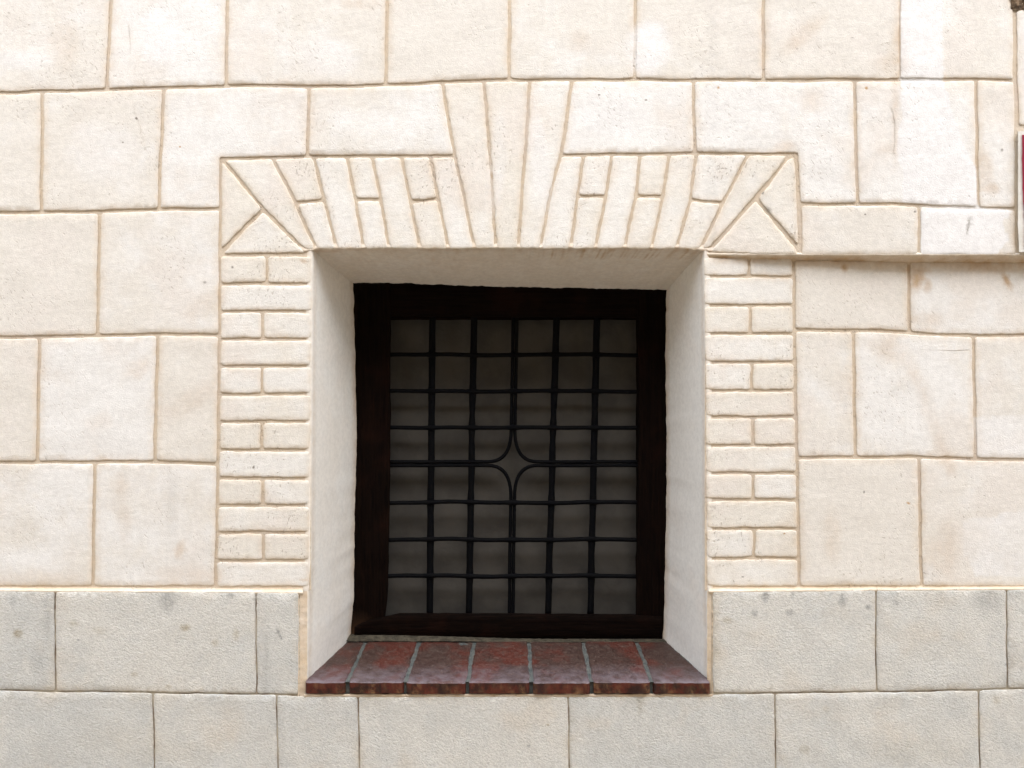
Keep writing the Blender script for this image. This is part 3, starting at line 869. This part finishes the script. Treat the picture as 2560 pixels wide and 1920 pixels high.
# mortar fillet against the frame
def bf(u, t):
    px = 862 + u * (1672 - 862)
    y0 = 1602 + 1.5 * nz(px, 0, 3, 1 / 30) + 3 * sstep(1100, 1300, px); y1 = 1585 + 12 * sstep(900, 1400, px)
    A = Vector(V(px, y0, .252)); B = Vector(V(px, y1, .284))
    P = A.lerp(B, t); P.z += .003 * math.sin(t * math.pi) + .0012 * nz(px, t * 20, 5, 1 / 8)
    return tuple(P)
v, f, p = sheet('', rng(0, 1, .01), rng(-.05, 1.05, .1), bf, None, None)
link_mesh('sill_mortar', v, f, M['back_mortar'], sill)

# ------------------------------------------------------------------ the window
win = empty('window', house)
win['label'] = 'dark wooden window with iron grille and grey board behind it'
def member(name, path, wid, dep0, dep1, mat, bev=.006, seed=1, paintf=None):
    """hewn timber: path = [(px, py, half width left/up, half width right/down)] seen from the front"""
    path_i = []
    for a, b in zip(path[:-1], path[1:]):
        L = math.hypot(b[0] - a[0], b[1] - a[1]); k = max(1, int(L / 18))
        for j in range(k): path_i.append([a[q] + (b[q] - a[q]) * j / k for q in range(4)])
    path_i.append(list(path[-1]))
    vert = abs(path[-1][1] - path[0][1]) > abs(path[-1][0] - path[0][0])
    verts, pc = [], []
    sec = [(-1, dep1), (-1, dep0 + bev), (-.93, dep0 + bev * .3), (-.84, dep0), (-.3, dep0), (.3, dep0), (.84, dep0), (.93, dep0 + bev * .3), (1, dep0 + bev), (1, dep1)]
    for (x, y, a, b) in path_i:
        for (s, d) in sec:
            w = a if s < 0 else b
            r = 1.6 * nz(x + y, s * 9 + seed * 13, 2, 1 / 45) + .9 * nz(x + y, s * 9 + seed * 7, 4, 1 / 13)
            dd = d + (.0020 * nz(x + y, s * 8, seed, 1 / 60) + .0008 * nz(x + y, s * 8, seed + 7, 1 / 14)) * (d < dep1)
            off = s * w + r
            q = V(x + off, y, dd) if vert else V(x, y + off, dd)
            verts.append(q); pc.append((0, paintf(x, y, s) if paintf else 0, 0, 0))
    W = len(sec)
    n = len(path_i)
    faces = [[j * W + i, j * W + i + 1, (j + 1) * W + i + 1, (j + 1) * W + i] for j in range(n - 1) for i in range(W - 1)]
    faces += [list(range(W)), [(n - 1) * W + i for i in range(W)][::-1]]
    o = link_mesh(name, verts, faces, mat, win, pc)
    for pl in o.data.polygons[-2:]: pl.use_smooth = False
    return o
member('frame_post', [(929, 700, 52, 48), (929, 900, 45, 47), (931, 1100, 42, 46), (929, 1300, 47, 45), (927, 1480, 48, 43), (925, 1545, 50, 38), (922, 1585, 44, 20)], 0, FD, .40, M['wood_v'], seed=1,
       paintf=lambda x, y, s: (.9 * max(0, (y - 1530) / 45) * (s < -.2) if y > 1530 else (.25 if s < -.9 else 0)))
member('frame_post', [(1633, 708, 40, 40), (1633, 900, 39, 33), (1634, 1150, 40, 35), (1632, 1400, 41, 33), (1628, 1600, 40, 36)], 0, FD + .002, .40, M['wood_v'], seed=2)
member('frame_rail', [(962, 750, 50, 42), (1250, 753, 43, 40), (1600, 757, 42, 38)], 0, FD + .008, .40, M['wood_h'], seed=3)
member('frame_rail', [(886, 1570, 4, 22), (905, 1567, 12, 26), (950, 1560, 18, 34), (1000, 1557, 25, 38), (1250, 1560, 27, 38), (1600, 1564, 29, 38), (1655, 1566, 28, 40)], 0, FD - .004, .40, M['wood_h'], bev=.02, seed=4)
# inner beads of the rebate
member('frame_bead', [(1597, 786, 7, 8), (1597, 1540, 7, 8)], 0, FD + .020, .40, M['wood_v'], bev=.003, seed=6)
member('frame_bead', [(974, 796, 8, 4), (1600, 796, 8, 4)], 0, FD + .022, .40, M['wood_h'], bev=.003, seed=7)

# board behind the grille
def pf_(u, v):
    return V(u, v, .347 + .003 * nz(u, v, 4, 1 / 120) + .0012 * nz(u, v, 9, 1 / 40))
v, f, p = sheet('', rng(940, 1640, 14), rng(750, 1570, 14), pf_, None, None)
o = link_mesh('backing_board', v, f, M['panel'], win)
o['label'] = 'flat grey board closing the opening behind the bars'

# iron bars
BD = .302
def bar(path, w, h, name='iron_bar', seed=0, twist=0.0, bumps=(), square=True):
    """path: px points with depth; section w (across, mm) by h (m deep)"""
    fine = []
    for a, b in zip(path[:-1], path[1:]):
        L = math.hypot(b[0] - a[0], b[1] - a[1]); k = max(1, int(L / 9))
        for j in range(k): fine.append([a[q] + (b[q] - a[q]) * j / k for q in range(3)])
    fine.append(list(path[-1]))
    P = [Vector(V(*q)) for q in fine]
    n = len(P); verts = []; S = 8
    s_ = 0
    for i in range(n):
        T = (P[min(n - 1, i + 1)] - P[max(0, i - 1)]).normalized()
        Y = Vector((0, 1, 0)); X = T.cross(Y).normalized()
        if i: s_ += (P[i] - P[i - 1]).length
        ang = twist * s_ + .25 * nz(s_ * 1000, seed, 3, 1 / 60)
        g = 1 + .07 * nz(s_ * 1000, seed * 5, 2, 1 / 45)
        for (bx, by, br, bw) in bumps:
            dd = math.hypot(fine[i][0] - bx, fine[i][1] - by)
            g += br * math.exp(-(dd / bw) ** 2)
        for k in range(S):
            a = (k + .5) / S * 2 * math.pi
            c, s = math.cos(a), math.sin(a)
            m = max(abs(c), abs(s)); sq = .72 + .28 / m if square else 1
            c, s = c * sq, s * sq
            cr, sr = c * math.cos(ang) - s * math.sin(ang), c * math.sin(ang) + s * math.cos(ang)
            verts.append(P[i] + X * cr * w * g / 2000 + Y * sr * h * g / 2)
    faces = [[i * S + k, i * S + (k + 1) % S, (i + 1) * S + (k + 1) % S, (i + 1) * S + k] for i in range(n - 1) for k in range(S)]
    faces += [list(range(S))[::-1], [(n - 1) * S + k for k in range(S)]]
    return link_mesh(name, verts, faces, M['iron'], win)
VX = [(1081, 1075), (1185, 1173), (1287, 1278), (1391, 1371), (1492, 1477)]
HY = [887, 978, 1069, 1159, 1256, 1349, 1440]
def vx(i, y): a, b = VX[i]; return a + (b - a) * (y - 800) / 690 + 1.6 * nz(y, i * 31, 5, 1 / 120)
def hy(j, x): return HY[j] + (3.0 - 2 * (j > 4)) * 0 + 2.0 * nz(x, j * 17, 6, 1 / 90) + 1.0 * math.sin(x / 60 + j)
for i in range(5):
    if i == 2: continue
    bumps = [(vx(i, HY[j]), HY[j], .14, 14) for j in range(7)]
    if i in (1, 3): bumps += [(vx(i, y), y, -.16, 14) for y in (1035, 1100, 1220)]
    bar([(vx(i, y), y, BD + .003) for y in range(780, 1545, 12)], 19.5, .017, seed=i, bumps=bumps)
for j in range(7):
    if j == 3: continue
    bumps = [(vx(i, HY[j]), HY[j], .38, 9) for i in range(5)]
    bar([(x, hy(j, x), BD - .006 * (1 if (int((x - 965) // 103) % 2) else .5) ) for x in range(958, 1612, 12)], 12.5, .012, seed=10 + j, bumps=bumps)
# the middle: four bars bent round a four pointed star
cx, cy = 1282, 1159
def bent(sx, sy):
    pts = []
    y_end = 782 if sy < 0 else 1542; x_end = 960 if sx < 0 else 1608
    off = 4.6
    n = 22
    ys = 1159 + sy * 82
    for k in range(n + 1):
        y = y_end + (ys - y_end) * k / n
        pts.append((vx(2, y) + sx * off, y, BD + .001))
    # curve: from (cx+off, cy+sy*96) to (cx+sx*78, cy+sy*off) hugging the centre
    p0 = Vector((vx(2, ys) + sx * off, ys)); p3 = Vector((cx + sx * 62, cy + sy * off))
    p1 = p0 + Vector((0, -sy * 54)); p2 = p3 + Vector((-sx * 36, 0))
    for k in range(1, 13):
        t = k / 12
        q = p0 * (1 - t) ** 3 + p1 * 3 * t * (1 - t) ** 2 + p2 * 3 * t * t * (1 - t) + p3 * t ** 3
        pts.append((q.x, q.y, BD))
    for k in range(1, 19):
        x = p3.x + (x_end - p3.x) * k / 18
        pts.append((x, hy(3, x) * .3 + cy * .7 + sy * off, BD - .001))
    bar(pts, 10.5, .013, seed=20 + sx + 3 * sy)
for sx in (-1, 1):
    for sy in (-1, 1): bent(sx, sy)

# ------------------------------------------------------------------ the plaque at the right edge
plaque = empty('wall_plaque', loc=V(2560, 480, -proud(2560)))
plaque['label'] = 'red plaque with white border cut off by the right edge, above the ledge'
plaque['category'] = 'plaque'
def plq(name, pts, d0, d1, mat):
    B = resample(pts, 12); n = len(B)
    B = [(x + 1.3 * nz(x, y, 3, 1 / 15), y + 1.3 * nz(x, y, 9, 1 / 15)) for x, y in B]
    L = Vector(plaque.location)
    vs = [tuple(Vector(V(x, y, d0)) - L) for x, y in B] + [tuple(Vector(V(x, y, d1)) - L) for x, y in B]
    fs = [list(range(n))[::-1]] + [[i, (i + 1) % n, n + (i + 1) % n, n + i] for i in range(n)]
    return link_mesh(name, vs, fs, mat, plaque, smooth=False)
pr = proud(2600)
plq('plaque_border', [(2545, 328), (2900, 326), (2900, 640), (2548, 630), (2545, 560)], -pr - .009, -pr + .004, M['white'])
plq('plaque_panel', [(2555, 337), (2880, 336), (2880, 625), (2562, 622), (2562, 560), (2557, 480)], -pr - .0115, -pr - .008, M['red'])
